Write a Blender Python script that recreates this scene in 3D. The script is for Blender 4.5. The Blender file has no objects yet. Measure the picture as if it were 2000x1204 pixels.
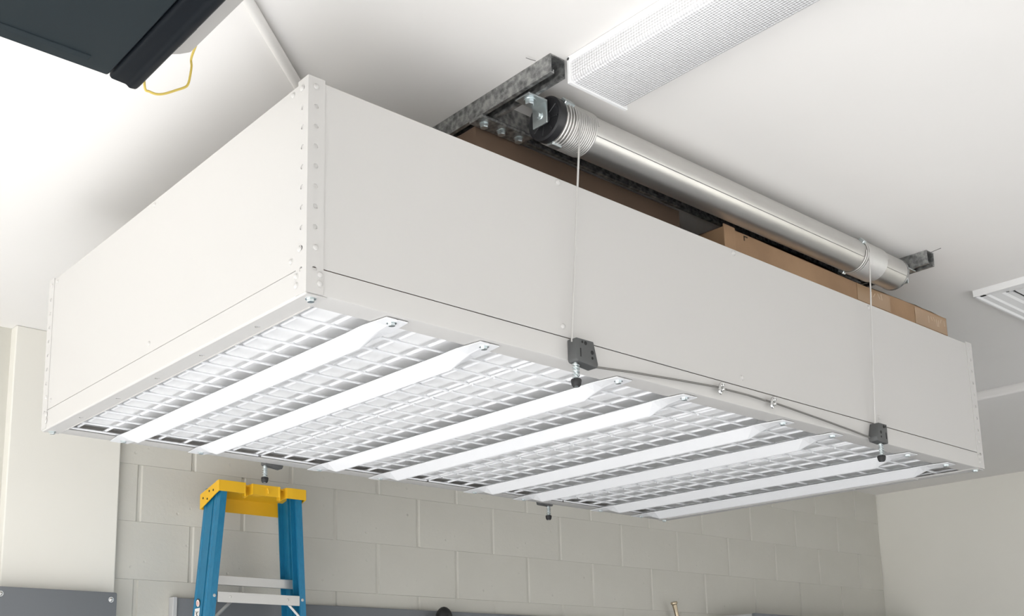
import bpy, bmesh, math, random
from mathutils import Vector, Matrix, Euler
random.seed(7)
sc = bpy.context.scene
COL = sc.collection
PI = math.pi
Z0 = 2.15                      # height of the platform's underside above the floor
R = math.radians

# ------------------------------------------------------------------ camera
CAM = Vector((-0.9455, -1.4741, -0.6676 + Z0))
F_PX, PPX, PPY = 2144.77, 817.66, 947.96
cam_d = bpy.data.cameras.new('camera'); cam = bpy.data.objects.new('camera', cam_d); COL.objects.link(cam)
cam.location = CAM
cam.rotation_euler = (R(100.9579), R(0.4391), R(-38.6712))
cam_d.sensor_fit = 'HORIZONTAL'; cam_d.sensor_width = 36.0
cam_d.lens = F_PX / 2000 * 36.0
cam_d.shift_x = (1000 - PPX) / 2000
cam_d.shift_y = (PPY - 602) / 2000
cam_d.clip_start = 0.02
sc.camera = cam
CM = cam.rotation_euler.to_matrix()
def on(px, py, ax, val):
    """point where the ray through pixel (px,py) meets the plane coordinate[ax] = val (z measured from the platform underside)"""
    d = CM @ Vector(((px - PPX) / F_PX, -(py - PPY) / F_PX, -1.0))
    c = CAM.copy(); c.z -= Z0
    t = (val - c[ax]) / d[ax]
    return c + d * t

# ------------------------------------------------------------------ world, sun, exposure
w = bpy.data.worlds.new('world'); sc.world = w; w.use_nodes = True
bg = w.node_tree.nodes['Background']
bg.inputs[0].default_value = (0.93, 0.965, 1.0, 1); bg.inputs[1].default_value = 1.1
sun_d = bpy.data.lights.new('sun', 'SUN'); sun = bpy.data.objects.new('sun', sun_d); COL.objects.link(sun)
sun_d.energy = 16.0; sun_d.angle = R(0.6); sun_d.color = (1.0, 0.985, 0.965)
sun.rotation_euler = Vector((1.0, 0.42, -0.86)).to_track_quat('-Z', 'Y').to_euler()
sun.location = (-6, -1, 6)
vs = sc.view_settings
vs.view_transform = 'Standard'; vs.look = 'None'; vs.gamma = 1.0; vs.use_curve_mapping = False
vs.exposure = 0.24

# ------------------------------------------------------------------ materials
MATS = {}
def mat(name, col, rough=0.5, metal=0.0, spec=0.5, build=None, coat=0.0):
    m = bpy.data.materials.new(name); m.use_nodes = True
    nt = m.node_tree; b = nt.nodes['Principled BSDF']
    b.inputs['Base Color'].default_value = (*col, 1); b.inputs['Roughness'].default_value = rough
    b.inputs['Metallic'].default_value = metal; b.inputs['Specular IOR Level'].default_value = spec
    b.inputs['Coat Weight'].default_value = coat
    if build: build(nt, b)
    MATS[name] = m
    return m
def tc(nt, scale=(1, 1, 1)):
    t = nt.nodes.new('ShaderNodeTexCoord'); mp = nt.nodes.new('ShaderNodeMapping')
    mp.inputs['Scale'].default_value = scale
    nt.links.new(t.outputs['Object'], mp.inputs[0]); return mp.outputs[0]
def noise(nt, vec, scale, detail=3, rough=0.5):
    n = nt.nodes.new('ShaderNodeTexNoise'); n.inputs['Scale'].default_value = scale
    n.inputs['Detail'].default_value = detail; n.inputs['Roughness'].default_value = rough
    nt.links.new(vec, n.inputs['Vector']); return n.outputs['Fac']
def ramp(nt, fac, stops):
    r = nt.nodes.new('ShaderNodeValToRGB'); e = r.color_ramp.elements
    while len(e) < len(stops): e.new(0.5)
    for i, (p, c) in enumerate(stops):
        e[i].position = p; e[i].color = (*c, 1)
    nt.links.new(fac, r.inputs[0]); return r.outputs[0]
def bump(nt, b, h, strength=0.2, dist=0.01):
    n = nt.nodes.new('ShaderNodeBump'); n.inputs['Strength'].default_value = strength; n.inputs['Distance'].default_value = dist
    nt.links.new(h, n.inputs['Height']); nt.links.new(n.outputs[0], b.inputs['Normal'])
def speckle(c0, c1, scale, bs=0.0, bscale=200, dist=0.002, detail=4):
    def f(nt, b):
        v = tc(nt)
        nt.links.new(ramp(nt, noise(nt, v, scale, detail), [(0.3, c0), (0.7, c1)]), b.inputs['Base Color'])
        if bs: bump(nt, b, noise(nt, v, bscale, 4), bs, dist)
    return f
def blockpaint(nt, b):
    v = tc(nt)
    nt.links.new(ramp(nt, noise(nt, v, 3, 3), [(0.3, (0.57, 0.555, 0.50)), (0.7, (0.61, 0.595, 0.54))]), b.inputs['Base Color'])
    n1 = noise(nt, v, 45, 5, 0.6)
    vo = nt.nodes.new('ShaderNodeTexVoronoi'); vo.inputs['Scale'].default_value = 26; nt.links.new(v, vo.inputs['Vector'])
    pit = ramp(nt, vo.outputs['Distance'], [(0.0, (0, 0, 0)), (0.16, (1, 1, 1))])
    mask = ramp(nt, noise(nt, v, 7, 2), [(0.52, (1, 1, 1)), (0.62, (0, 0, 0))])
    mx = nt.nodes.new('ShaderNodeMath'); mx.operation = 'MAXIMUM'
    nt.links.new(pit, mx.inputs[0]); nt.links.new(mask, mx.inputs[1])
    ad = nt.nodes.new('ShaderNodeMath'); ad.operation = 'MULTIPLY_ADD'; ad.inputs[1].default_value = 0.5
    nt.links.new(n1, ad.inputs[0]); nt.links.new(mx.outputs[0], ad.inputs[2])
    bump(nt, b, ad.outputs[0], 0.7, 0.0035)
def galv(nt, b):
    v = tc(nt, (1, 1, 1))
    n = noise(nt, v, 60, 5, 0.7)
    n2 = nt.nodes.new('ShaderNodeTexVoronoi'); n2.inputs['Scale'].default_value = 75; nt.links.new(v, n2.inputs['Vector'])
    mxn = nt.nodes.new('ShaderNodeMath'); mxn.operation = 'MULTIPLY_ADD'; mxn.inputs[1].default_value = 0.35
    nt.links.new(n2.outputs['Distance'], mxn.inputs[0]); nt.links.new(n, mxn.inputs[2])
    nt.links.new(ramp(nt, mxn.outputs[0], [(0.48, (0.15, 0.152, 0.152)), (0.66, (0.28, 0.283, 0.28)), (0.84, (0.47, 0.47, 0.46))]), b.inputs['Base Color'])
    nt.links.new(ramp(nt, n, [(0.3, (0.34,) * 3), (0.7, (0.55,) * 3)]), b.inputs['Roughness'])
def tubemetal(nt, b):
    v = tc(nt, (0.6, 3, 3))
    nt.links.new(ramp(nt, noise(nt, v, 9, 5, 0.6), [(0.3, (0.56, 0.55, 0.53)), (0.7, (0.61, 0.60, 0.58))]), b.inputs['Base Color'])
    nt.links.new(ramp(nt, noise(nt, v, 14, 4), [(0.3, (0.33,) * 3), (0.7, (0.38,) * 3)]), b.inputs['Roughness'])
def cardboard(nt, b):
    v = tc(nt)
    nt.links.new(ramp(nt, noise(nt, v, 6, 5, 0.6), [(0.3, (0.27, 0.165, 0.092)), (0.7, (0.35, 0.22, 0.125))]), b.inputs['Base Color'])
    wv = nt.nodes.new('ShaderNodeTexWave'); wv.inputs['Scale'].default_value = 60; wv.inputs['Distortion'].default_value = 1.0
    nt.links.new(v, wv.inputs['Vector']); bump(nt, b, wv.outputs['Fac'], 0.05, 0.002)
def prismatic(nt, b):
    v = tc(nt)
    sep = nt.nodes.new('ShaderNodeSeparateXYZ'); nt.links.new(v, sep.inputs[0])
    def sn(sock, k):
        m1 = nt.nodes.new('ShaderNodeMath'); m1.operation = 'MULTIPLY'; m1.inputs[1].default_value = k; nt.links.new(sock, m1.inputs[0])
        m2 = nt.nodes.new('ShaderNodeMath'); m2.operation = 'SINE'; nt.links.new(m1.outputs[0], m2.inputs[0]); return m2.outputs[0]
    sx, sy, sz = sn(sep.outputs[0], 1000), sn(sep.outputs[1], 1000), sn(sep.outputs[2], 1000)
    a1 = nt.nodes.new('ShaderNodeMath'); nt.links.new(sx, a1.inputs[0]); nt.links.new(sy, a1.inputs[1])
    a2 = nt.nodes.new('ShaderNodeMath'); nt.links.new(a1.outputs[0], a2.inputs[0]); nt.links.new(sz, a2.inputs[1])
    bump(nt, b, a2.outputs[0], 0.55, 0.0013)
def fiber(nt, b):
    v = tc(nt, (1, 1, 0.25))
    nt.links.new(ramp(nt, noise(nt, v, 120, 4, 0.7), [(0.3, (0.008, 0.15, 0.29)), (0.7, (0.014, 0.20, 0.36))]), b.inputs['Base Color'])

WHITE = mat('lit_powder_coat', (0.77, 0.775, 0.79), 0.42, build=None)  # platform paint, lightened on braces and wires to carry daylight from the left
LWHITE = mat('gloss_white_enamel', (0.85, 0.85, 0.85), 0.4)
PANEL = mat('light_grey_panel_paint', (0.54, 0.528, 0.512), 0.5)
CEIL = mat('ceiling_paint', (0.84, 0.82, 0.79), 0.85, build=speckle((0.83, 0.81, 0.785), (0.85, 0.83, 0.805), 2, 0.05, 90, 0.002))
WALLP = mat('tan_wall_paint', (0.66, 0.63, 0.55), 0.8, build=speckle((0.77, 0.75, 0.69), (0.80, 0.78, 0.72), 1.5, 0.04, 120, 0.002))
RWALL = mat('lit_tan_wall_paint', (0.84, 0.82, 0.75), 0.8, build=speckle((0.83, 0.81, 0.745), (0.86, 0.84, 0.775), 1.5, 0.04, 120, 0.002))  # right wall's tan lightened to stand in for light reaching it
BLOCK = mat('painted_block', (0.52, 0.50, 0.44), 0.55, build=blockpaint)
FLOORM = mat('pale_concrete', (0.5, 0.49, 0.47), 0.6, build=speckle((0.39, 0.40, 0.42), (0.44, 0.45, 0.47), 3, 0.05, 60, 0.002))
GALV = mat('galvanized_steel', (0.4, 0.4, 0.4), 0.45, 0.75, build=galv)
TUBE = mat('rolled_galvanized_tube', (0.65, 0.65, 0.62), 0.3, 0.9, build=tubemetal)
ZINC = mat('zinc_plate', (0.70, 0.76, 0.77), 0.28, 0.9)
STEEL = mat('bright_steel', (0.66, 0.66, 0.65), 0.22, 0.97)
CABLE = mat('coated_cable', (0.60, 0.59, 0.57), 0.36, 0.55)
GREYCAB = mat('steel_wire_rope', (0.17, 0.165, 0.155), 0.4, 0.3)
BLACK = mat('black_plastic', (0.018, 0.018, 0.02), 0.45)
RUBBER = mat('black_rubber', (0.012, 0.012, 0.013), 0.6)
DGREY = mat('dark_grey_plastic', (0.075, 0.077, 0.077), 0.5)
HOLE = mat('dark_recess', (0.01, 0.01, 0.01), 0.8)
OPEN1 = mat('slate_black_plastic', (0.012, 0.019, 0.023), 0.6, spec=0.22)
OPEN2 = mat('gloss_black_plastic', (0.005, 0.007, 0.010), 0.5, spec=0.1)
OPENW = mat('grey_housing_paint', (0.44, 0.425, 0.405), 0.5)
YWIRE = mat('yellow_wire_jacket', (0.62, 0.47, 0.10), 0.5)
PVC = mat('white_conduit', (0.82, 0.80, 0.77), 0.5)
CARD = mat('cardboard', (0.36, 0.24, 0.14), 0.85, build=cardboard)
TAPE = mat('packing_tape', (0.37, 0.245, 0.145), 0.2)
GLINT = mat('tape_crease', (0.55, 0.42, 0.28), 0.3)  # pale strokes painted for reflections off the crinkled tape
INK = mat('black_ink', (0.04, 0.025, 0.015), 0.7)
LENS = mat('prismatic_acrylic', (0.74, 0.74, 0.75), 0.18, build=prismatic)
BLUE = mat('blue_fibreglass', (0.03, 0.2, 0.32), 0.45, build=fiber)
YELLOW = mat('yellow_plastic', (0.84, 0.48, 0.02), 0.42)
ALU = mat('brushed_aluminium', (0.62, 0.61, 0.59), 0.42, 0.75)
CABG = mat('grey_cabinet_paint', (0.17, 0.18, 0.195), 0.45)
CABL = mat('pale_edge_lit_side', (0.5, 0.5, 0.5), 0.5)
BRASS = mat('antique_brass', (0.50, 0.42, 0.30), 0.3, 0.9)
PAPER = mat('white_sticker', (0.85, 0.84, 0.82), 0.5)
PINK = mat('pale_red_print', (0.75, 0.45, 0.40), 0.5)

# ------------------------------------------------------------------ mesh helpers (V lists are in platform coordinates: z = 0 at the platform underside)
W = {}
def mk(name, VF, m, parent=None, smooth=False, local=False, angle=None):
    V, F = VF
    V = [Vector(v) for v in V]
    if not local: V = [v + Vector((0, 0, Z0)) for v in V]
    lo = Vector((min(v.x for v in V), min(v.y for v in V), min(v.z for v in V)))
    hi = Vector((max(v.x for v in V), max(v.y for v in V), max(v.z for v in V)))
    c = (lo + hi) / 2
    me = bpy.data.meshes.new(name)
    me.from_pydata([v - c for v in V], [], F); me.validate(); me.update()
    bm = bmesh.new(); bm.from_mesh(me); bmesh.ops.recalc_face_normals(bm, faces=bm.faces); bm.to_mesh(me); bm.free()
    if smooth:
        for p in me.polygons: p.use_smooth = True
        me.set_sharp_from_angle(angle=R(angle or 35))
    me.materials.append(m)
    o = bpy.data.objects.new(name, me); COL.objects.link(o)
    if parent is not None:
        o.parent = parent; o.location = c - W[parent]
    else:
        o.location = c
    W[o] = c
    return o
def thing(name, label, cat, loc=(0, 0, 0), group=None, rot=None, local=False):
    o = bpy.data.objects.new(name, None); COL.objects.link(o); o.empty_display_size = 0.05
    o.location = Vector(loc) + (Vector((0, 0, 0)) if local else Vector((0, 0, Z0)))
    W[o] = Vector(o.location)
    if rot: o.rotation_euler = rot; W[o] = Vector((0, 0, 0))      # children of a rotated thing use its own frame
    o['label'] = label; o['category'] = cat
    if group: o['group'] = group
    return o
def tag(o, label, cat, group=None):
    o['label'] = label; o['category'] = cat
    if group: o['group'] = group
    return o
def struct(o): o['kind'] = 'structure'; return o
def copy_at(src, delta, parent=None):
    o = src.copy(); COL.objects.link(o)
    if parent is not None: o.parent = parent
    o.location = src.location + Vector(delta)
    W[o] = W[src] + Vector(delta)
    return o
def join(*vfs):
    V, F = [], []
    for v, f in vfs:
        n = len(V); V += list(v); F += [tuple(i + n for i in q) for q in f]
    return V, F
def box(x0, x1, y0, y1, z0, z1, bev=0.0, seg=2):
    V = [(x, y, z) for x in (x0, x1) for y in (y0, y1) for z in (z0, z1)]
    F = [(0, 1, 3, 2), (4, 6, 7, 5), (0, 4, 5, 1), (2, 3, 7, 6), (0, 2, 6, 4), (1, 5, 7, 3)]
    return bevel((V, F), bev, seg) if bev else (V, F)
def bevel(VF, wd, seg=2):
    bm = bmesh.new(); vs_ = [bm.verts.new(v) for v in VF[0]]
    for f in VF[1]: bm.faces.new([vs_[i] for i in f])
    bmesh.ops.recalc_face_normals(bm, faces=bm.faces)
    es = [e for e in bm.edges if len(e.link_faces) == 2 and e.calc_face_angle(0) > 0.3]
    bmesh.ops.bevel(bm, geom=es, offset=wd, segments=seg, affect='EDGES', profile=0.5, clamp_overlap=True)
    bm.verts.index_update()
    out = ([tuple(v.co) for v in bm.verts], [tuple(v.index for v in f.verts) for f in bm.faces]); bm.free(); return out
def prism(prof, axis, a, b):
    """2D outline swept along an axis; prof gives the two other coordinates in cyclic order (x: y,z; y: x,z; z: x,y)"""
    def P(p, t):
        return (t, p[0], p[1]) if axis == 0 else (p[0], t, p[1]) if axis == 1 else (p[0], p[1], t)
    n = len(prof); V = [P(p, a) for p in prof] + [P(p, b) for p in prof]
    F = [(i, (i + 1) % n, n + (i + 1) % n, n + i) for i in range(n)] + [tuple(range(n)), tuple(range(2 * n - 1, n - 1, -1))]
    return V, F
def tube(path, r, n=8, closed=False, caps=True):
    path = [Vector(p) for p in path]; m = len(path); V, F = [], []
    up = None
    for i, p in enumerate(path):
        t = (path[(i + 1) % m] - path[i - 1]) if closed else (path[min(i + 1, m - 1)] - path[max(i - 1, 0)])
        t.normalize()
        if up is None: up = Vector((0, 0, 1)) if abs(t.z) < 0.9 else Vector((1, 0, 0))
        a = (up - t * up.dot(t)).normalized(); bb = t.cross(a); up = a
        rr = r[i] if isinstance(r, (list, tuple)) else r
        V += [tuple(p + (a * math.cos(2 * PI * k / n) + bb * math.sin(2 * PI * k / n)) * rr) for k in range(n)]
    for i in range(m if closed else m - 1):
        j = (i + 1) % m
        F += [(i * n + k, i * n + (k + 1) % n, j * n + (k + 1) % n, j * n + k) for k in range(n)]
    if caps and not closed: F += [tuple(range(n - 1, -1, -1)), tuple((m - 1) * n + k for k in range(n))]
    return V, F
def cyl(p0, p1, r, n=16, r1=None): return tube([p0, p1], [r, r if r1 is None else r1], n)
def lathe(p0, d, prof, n=20):
    """prof: (distance along d, radius)"""
    d = Vector(d).normalized(); p0 = Vector(p0)
    a = d.orthogonal().normalized(); b = d.cross(a); V, F = [], []
    for t, r in prof:
        V += [tuple(p0 + d * t + (a * math.cos(2 * PI * k / n) + b * math.sin(2 * PI * k / n)) * max(r, 1e-5)) for k in range(n)]
    for i in range(len(prof) - 1):
        F += [(i * n + k, i * n + (k + 1) % n, (i + 1) * n + (k + 1) % n, (i + 1) * n + k) for k in range(n)]
    F += [tuple(range(n - 1, -1, -1)), tuple((len(prof) - 1) * n + k for k in range(n))]
    return V, F
def hexhead(p, d, r=0.0072, h=0.005, washer=0.0095):
    p = Vector(p); d = Vector(d).normalized()
    return join(lathe(p, d, [(0, washer), (0.0012, washer)], 16), lathe(p + d * 0.0012, d, [(0, r), (h * 0.8, r), (h, r * 0.85)], 6))
def domehead(p, d, r=0.0055, h=0.003):
    return join(lathe(p, d, [(0, r * 1.25), (0.0006, r * 1.25)], 16), lathe(Vector(p) + Vector(d) * 0.0006, d, [(0, r), (h * 0.55, r * 0.86), (h * 0.9, r * 0.5), (h, r * 0.2)], 14))
def perf(L, wd, holes, r, th, o, u, v, nrm):
    """flat strip from o along u (length L) and v (width wd), thickness th along nrm, with round holes [(pos along u, pos along v)]"""
    o, u, v, nrm = Vector(o), Vector(u), Vector(v), Vector(nrm)
    V, F = [], []
    def P(a, b, c): V.append(tuple(o + u * a + v * b + nrm * c)); return len(V) - 1
    def rect(a0, a1):
        for c in (0, th):
            F.append((P(a0, 0, c), P(a1, 0, c), P(a1, wd, c), P(a0, wd, c)))
        for b in (0, wd):
            F.append((P(a0, b, 0), P(a1, b, 0), P(a1, b, th), P(a0, b, th)))
    cur = 0.0
    for hp, hv in sorted(holes):
        c = r * 1.4
        if hp - c < cur or hp + c > L: continue
        rect(cur, hp - c)
        per = []
        for a, b in ((hp - c, 0), (hp + c, 0), (hp + c, wd), (hp - c, wd)): per.append((a, b))
        pts = []
        for i in range(4):
            A, B = per[i], per[(i + 1) % 4]
            pts += [(A[0] + (B[0] - A[0]) * k / 4, A[1] + (B[1] - A[1]) * k / 4) for k in range(4)]
        ring = []
        for a, b in pts:
            an = math.atan2(b - hv, a - hp); ring.append((hp + r * math.cos(an), hv + r * math.sin(an)))
        idx = {}
        for c_ in (0, th):
            po = [P(a, b, c_) for a, b in pts]; ri = [P(a, b, c_) for a, b in ring]; idx[c_] = (po, ri)
            F.extend((po[i], po[(i + 1) % 16], ri[(i + 1) % 16], ri[i]) for i in range(16))
        for i in range(16):
            F.append((idx[0][1][i], idx[0][1][(i + 1) % 16], idx[th][1][(i + 1) % 16], idx[th][1][i]))
        for rng in ((0, 4), (8, 12)):
            for i in range(*rng):
                F.append((idx[0][0][i], idx[0][0][(i + 1) % 16], idx[th][0][(i + 1) % 16], idx[th][0][i]))
        cur = hp + c
    rect(cur, L)
    for a in (0, L): F.append((P(a, 0, 0), P(a, wd, 0), P(a, wd, th), P(a, 0, th)))
    return V, F

ZC = 0.60          # ceiling
LX, LY, H = 2.44, 1.22, 0.394

# ================================================================== the room
XL = -2.7
struct(mk('floor', box(XL, 6.2, -9.5, 2.6, -Z0 - 0.1, -Z0), FLOORM))
DRIVE = mat('bounce_driveway_concrete', (0.8, 0.79, 0.78), 0.8, build=speckle((0.80, 0.80, 0.79), (0.86, 0.855, 0.84), 2, 0.05, 60, 0.002))  # unseen pale slab added to bounce sun onto the platform's left end
struct(mk('bounce_driveway', box(XL - 11.0, XL, -9.5, 8.0, -Z0 - 0.12, -Z0 - 0.02), DRIVE))
struct(mk('ceiling', box(XL, 3.767, -4.5, 2.45, ZC, ZC + 0.1), CEIL))
# lower part of the ceiling towards the far right wall: a small step with a rounded lip
prof = [(3.72, ZC + 0.11), (3.72, ZC + 0.10), (3.775, ZC + 0.10)]
prof += [(3.775, 0.574)] + [(3.785 - 0.010 * math.cos(a), 0.574 - 0.010 * math.sin(a)) for a in (0.3, 0.7, 1.1, PI / 2)]
prof += [(3.95, 0.566), (4.05, 0.57), (6.1, 0.57), (6.1, ZC + 0.11)]
struct(mk('ceiling', prism(prof, 1, -4.5, 2.45), CEIL, smooth=True))
# back wall, slightly out of square with the lift
KX, KY = 5.6, 2.05
ang = math.atan2(2.22 - 2.05, 0.63 - 5.6)
U = Vector((math.cos(ang), math.sin(ang), 0)); N = Vector((U.y, -U.x, 0))
if N.y > 0: N = -N
def wp(s, d, z): return tuple(Vector((KX, KY, 0)) + U * s + N * d + Vector((0, 0, z)))
SL = 5.02
back = struct(mk('wall_back', ([wp(s, d, z) for s in (-0.3, SL + 0.5) for d in (-0.006, -0.15) for z in (-Z0, ZC)],
     [(0, 1, 3, 2), (4, 6, 7, 5), (0, 4, 5, 1), (2, 3, 7, 6), (0, 2, 6, 4), (1, 5, 7, 3)]), BLOCK))
PITCH, ROW = 0.4205, 0.2095
def block(s0, s1, z0, z1):
    jg = 0.0058; e = 0.0045; hz = 0.0
    a0, a1, b0, b1 = s0 + jg, s1 - jg, z0 + hz, z1 - hz
    V = [wp(a0, -0.006, b0), wp(a1, -0.006, b0), wp(a1, -0.006, b1), wp(a0, -0.006, b1),
         wp(a0 + e, 0.0, b0 + 0.0004), wp(a1 - e, 0.0, b0 + 0.0004), wp(a1 - e, 0.0, b1 - 0.0004), wp(a0 + e, 0.0, b1 - 0.0004)]
    return V, [(4, 5, 6, 7), (0, 1, 5, 4), (1, 2, 6, 5), (2, 3, 7, 6), (3, 0, 4, 7), (0, 3, 2, 1)]
k0 = -9
for r_ in range(k0, 4):
    z0 = -0.245 + ROW * r_; z1 = min(z0 + ROW, ZC)
    if z1 - z0 < 0.02: continue
    ph = 0.05 if r_ % 2 == 0 else 0.26
    s = ph - PITCH
    while s < SL:
        a, b = max(s, 0.0), min(s + PITCH, SL)
        if b - a > 0.05:
            o = mk('block', block(a, b, max(z0, -Z0), z1), BLOCK, back)
        s += PITCH
# right wall, pier, recess behind the pier, far side wall, header over the open garage door
rw = Vector((5.682 - 5.715, 1.188 - 2.11, 0)).normalized()
A = Vector((KX, KY, 0)) - rw * 0.4; B = Vector((KX, KY, 0)) + rw * 7.0; nx = Vector((0.15, 0, 0))
struct(mk('wall_right', ([tuple(p + q + Vector((0, 0, z))) for p in (A, B) for q in (Vector((0, 0, 0)), nx) for z in (-Z0, ZC)],
     [(0, 1, 3, 2), (4, 6, 7, 5), (0, 4, 5, 1), (2, 3, 7, 6), (0, 2, 6, 4), (1, 5, 7, 3)]), RWALL))
struct(mk('wall_pier', box(0.232, 0.627, 2.19, 2.34, -Z0, ZC, 0.004), WALLP))
struct(mk('wall_recess', box(XL, 0.232, 2.335, 2.45, -Z0, ZC), WALLP))
struct(mk('wall_front', box(5.3, 6.2, -4.6, -4.5, -Z0, ZC), WALLP))
struct(mk('wall_front', box(1.2, 5.3, -4.6, -4.5, 0.5, ZC), WALLP))  # unseen opening beneath, added and sized for fill light
struct(mk('wall_front', box(XL, 1.2, -4.6, -4.5, -Z0, ZC), WALLP))
struct(mk('wall_left', box(XL - 0.15, XL, -4.5, 2.45, 0.5, ZC + 0.1), WALLP))
struct(mk('wall_left', box(XL - 0.15, XL, 1.55, 2.45, -Z0, 0.5), WALLP))  # unseen stretch added to cut light on the left ceiling and pier
dr = struct(mk('door_1', box(-0.75, 0.185, 2.295, 2.335, -Z0, 0.515, 0.004), WALLP))
mk('door_frame', box(0.187, 0.231, 2.285, 2.334, -Z0, 0.575, 0.003), WALLP, dr)
mk('door_frame', box(-0.8, 0.187, 2.285, 2.334, 0.517, 0.575, 0.003), WALLP, dr)
mk('bolt', domehead(on(2, 703, 1, 2.294), (0, -1, 0), 0.010, 0.006), STEEL, dr, smooth=True)

# ================================================================== the lifted storage platform
plat = thing('storage_platform', 'white steel overhead storage platform with tall side panels and wire mesh deck, hanging from cables', 'storage platform', (LX / 2, LY / 2, 0))
BH = 0.047; T = 0.002
# side beams: rounded lower edge and inward bottom flange
def beam_prof(sgn, base):
    pts = [(0, BH), (0, 0.004), (0.0012, 0.0012), (0.004, 0), (0.052, 0), (0.052, T), (0.0055, T), (0.003, 0.0045), (T, BH)]
    return [(base + sgn * a, b) for a, b in pts]
mk('front_beam', prism(beam_prof(1, 0.0), 0, 0.002, LX - 0.002), PANEL, plat, smooth=True)
mk('back_beam', prism(beam_prof(-1, LY), 0, 0.002, LX - 0.002), PANEL, plat, smooth=True)
def end_prof(sgn, base):
    pts = [(0, BH), (0, 0.002), (0.0012, -0.0008), (0.003, -0.002), (0.004, -0.002), (0.004, 0.0), (T, 0.0025), (T, BH)]
    return [(base + sgn * a, b) for a, b in pts]
for sgn, bx in ((1, -0.001), (-1, LX + 0.001)):
    vf = prism(end_prof(sgn, bx), 1, 0.001, LY - 0.001)
    fl = perf(LY - 0.002, 0.038, [(0.197, 0.02), (0.411, 0.02), (0.61, 0.02), (0.808, 0.02), (1.022, 0.02)], 0.0055, 0.002,
              (bx + sgn * 0.004, 0.001, -0.002), (0, 1, 0), (sgn, 0, 0), (0, 0, 1))
    lip = box(min(bx + sgn * 0.0405, bx + sgn * 0.0425), max(bx + sgn * 0.0405, bx + sgn * 0.0425), 0.05, LY - 0.05, -0.0035, 0.001)
    mk('end_beam', join(vf, fl, lip), PANEL, plat)
# wall panels
mk('front_panel', box(0.004, LX - 0.004, 0.0, 0.0025, BH + 0.0022, H, 0.0008, 1), PANEL, plat)
mk('back_panel', box(0.004, LX - 0.004, LY - 0.0025, LY, BH + 0.0022, H, 0.0008, 1), PANEL, plat)
mk('end_panel', box(0.0, 0.0025, 0.004, LY - 0.004, BH + 0.0022, H, 0.0008, 1), PANEL, plat)
mk('end_panel', box(LX - 0.0025, LX, 0.004, LY - 0.004, BH + 0.0022, H, 0.0008, 1), PANEL, plat)
# corner posts: perforated angle steel
HZ = [0.0075, 0.045] + [0.083 + 0.0372 * k for k in range(9)]
def post(cx, cy, sx, sy):
    f = perf(H + 0.004, 0.033, [(h_ - 0.001, 0.015) for h_ in HZ], 0.0048, 0.002, (cx, cy - sy * 0.002, 0.001), (0, 0, 1), (sx, 0, 0), (0, sy, 0))
    g = perf(H + 0.004, 0.033, [(h_ - 0.001, 0.017) for h_ in HZ], 0.0048, 0.002, (cx - sx * 0.002, cy - sy * 0.002, 0.001), (0, 0, 1), (0, sy, 0), (sx, 0, 0))
    return join(f, g)
for cx, cy, sx, sy in ((0, 0, 1, 1), (0, LY, 1, -1), (LX, 0, -1, 1), (LX, LY, -1, -1)):
    po = mk('corner_post', post(cx, cy, sx, sy), PANEL, plat)
    yf, xf = cy - sy * 0.002, cx - sx * 0.002
    for zz, off in ((0.381, 0.014), (0.083, 0.016), (0.036, 0.0255), (0.020, 0.0255)):
        mk('screw', domehead((cx + sx * off, yf, zz), (0, -sy, 0)), PANEL, po, smooth=True)
        mk('screw', domehead((xf, cy + sy * (off + 0.004), zz), (-sx, 0, 0)), PANEL, po, smooth=True)
# rivets that hold the panels to the hidden stiffeners
for xx in (0.616, 1.222, 1.842):
    for zz in (0.384, 0.07):
        mk('rivet', domehead((xx, 0.0, zz), (0, -1, 0), 0.0062, 0.004), PANEL, plat, smooth=True)
for yy in (0.05, 0.608, 1.17):
    for zz in (0.383, 0.07):
        mk('rivet', domehead((0.0, yy, zz), (-1, 0, 0), 0.005, 0.003), PANEL, plat, smooth=True)
# deck: four welded wire grids under four white sheets
XW = [0.0565 + 0.0692 * k for k in range(17)]
for d in range(4):
    x0 = -0.003 + 0.611 * d
    parts = []
    for j in range(9):
        xx = x0 + 0.074 * j
        if xx < 0.006 or xx > LX - 0.006: continue
        parts.append(tube([(xx, 0.03, 0.0115), (xx, LY - 0.03, 0.0115)], 0.0034, 8))
    for yy in XW:
        parts.append(tube([(max(x0 - 0.004, 0.004), yy, 0.0055), (min(x0 + 0.596, LX - 0.004), yy, 0.0055)], 0.0028, 8))
    mk('wire_deck', join(*parts), WHITE, plat, smooth=True, angle=60)
    mk('deck_sheet', box(max(x0, 0.005), min(x0 + 0.6105, LX - 0.005), 0.006, LY - 0.035, 0.0225, 0.0255), LWHITE, plat)
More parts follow.
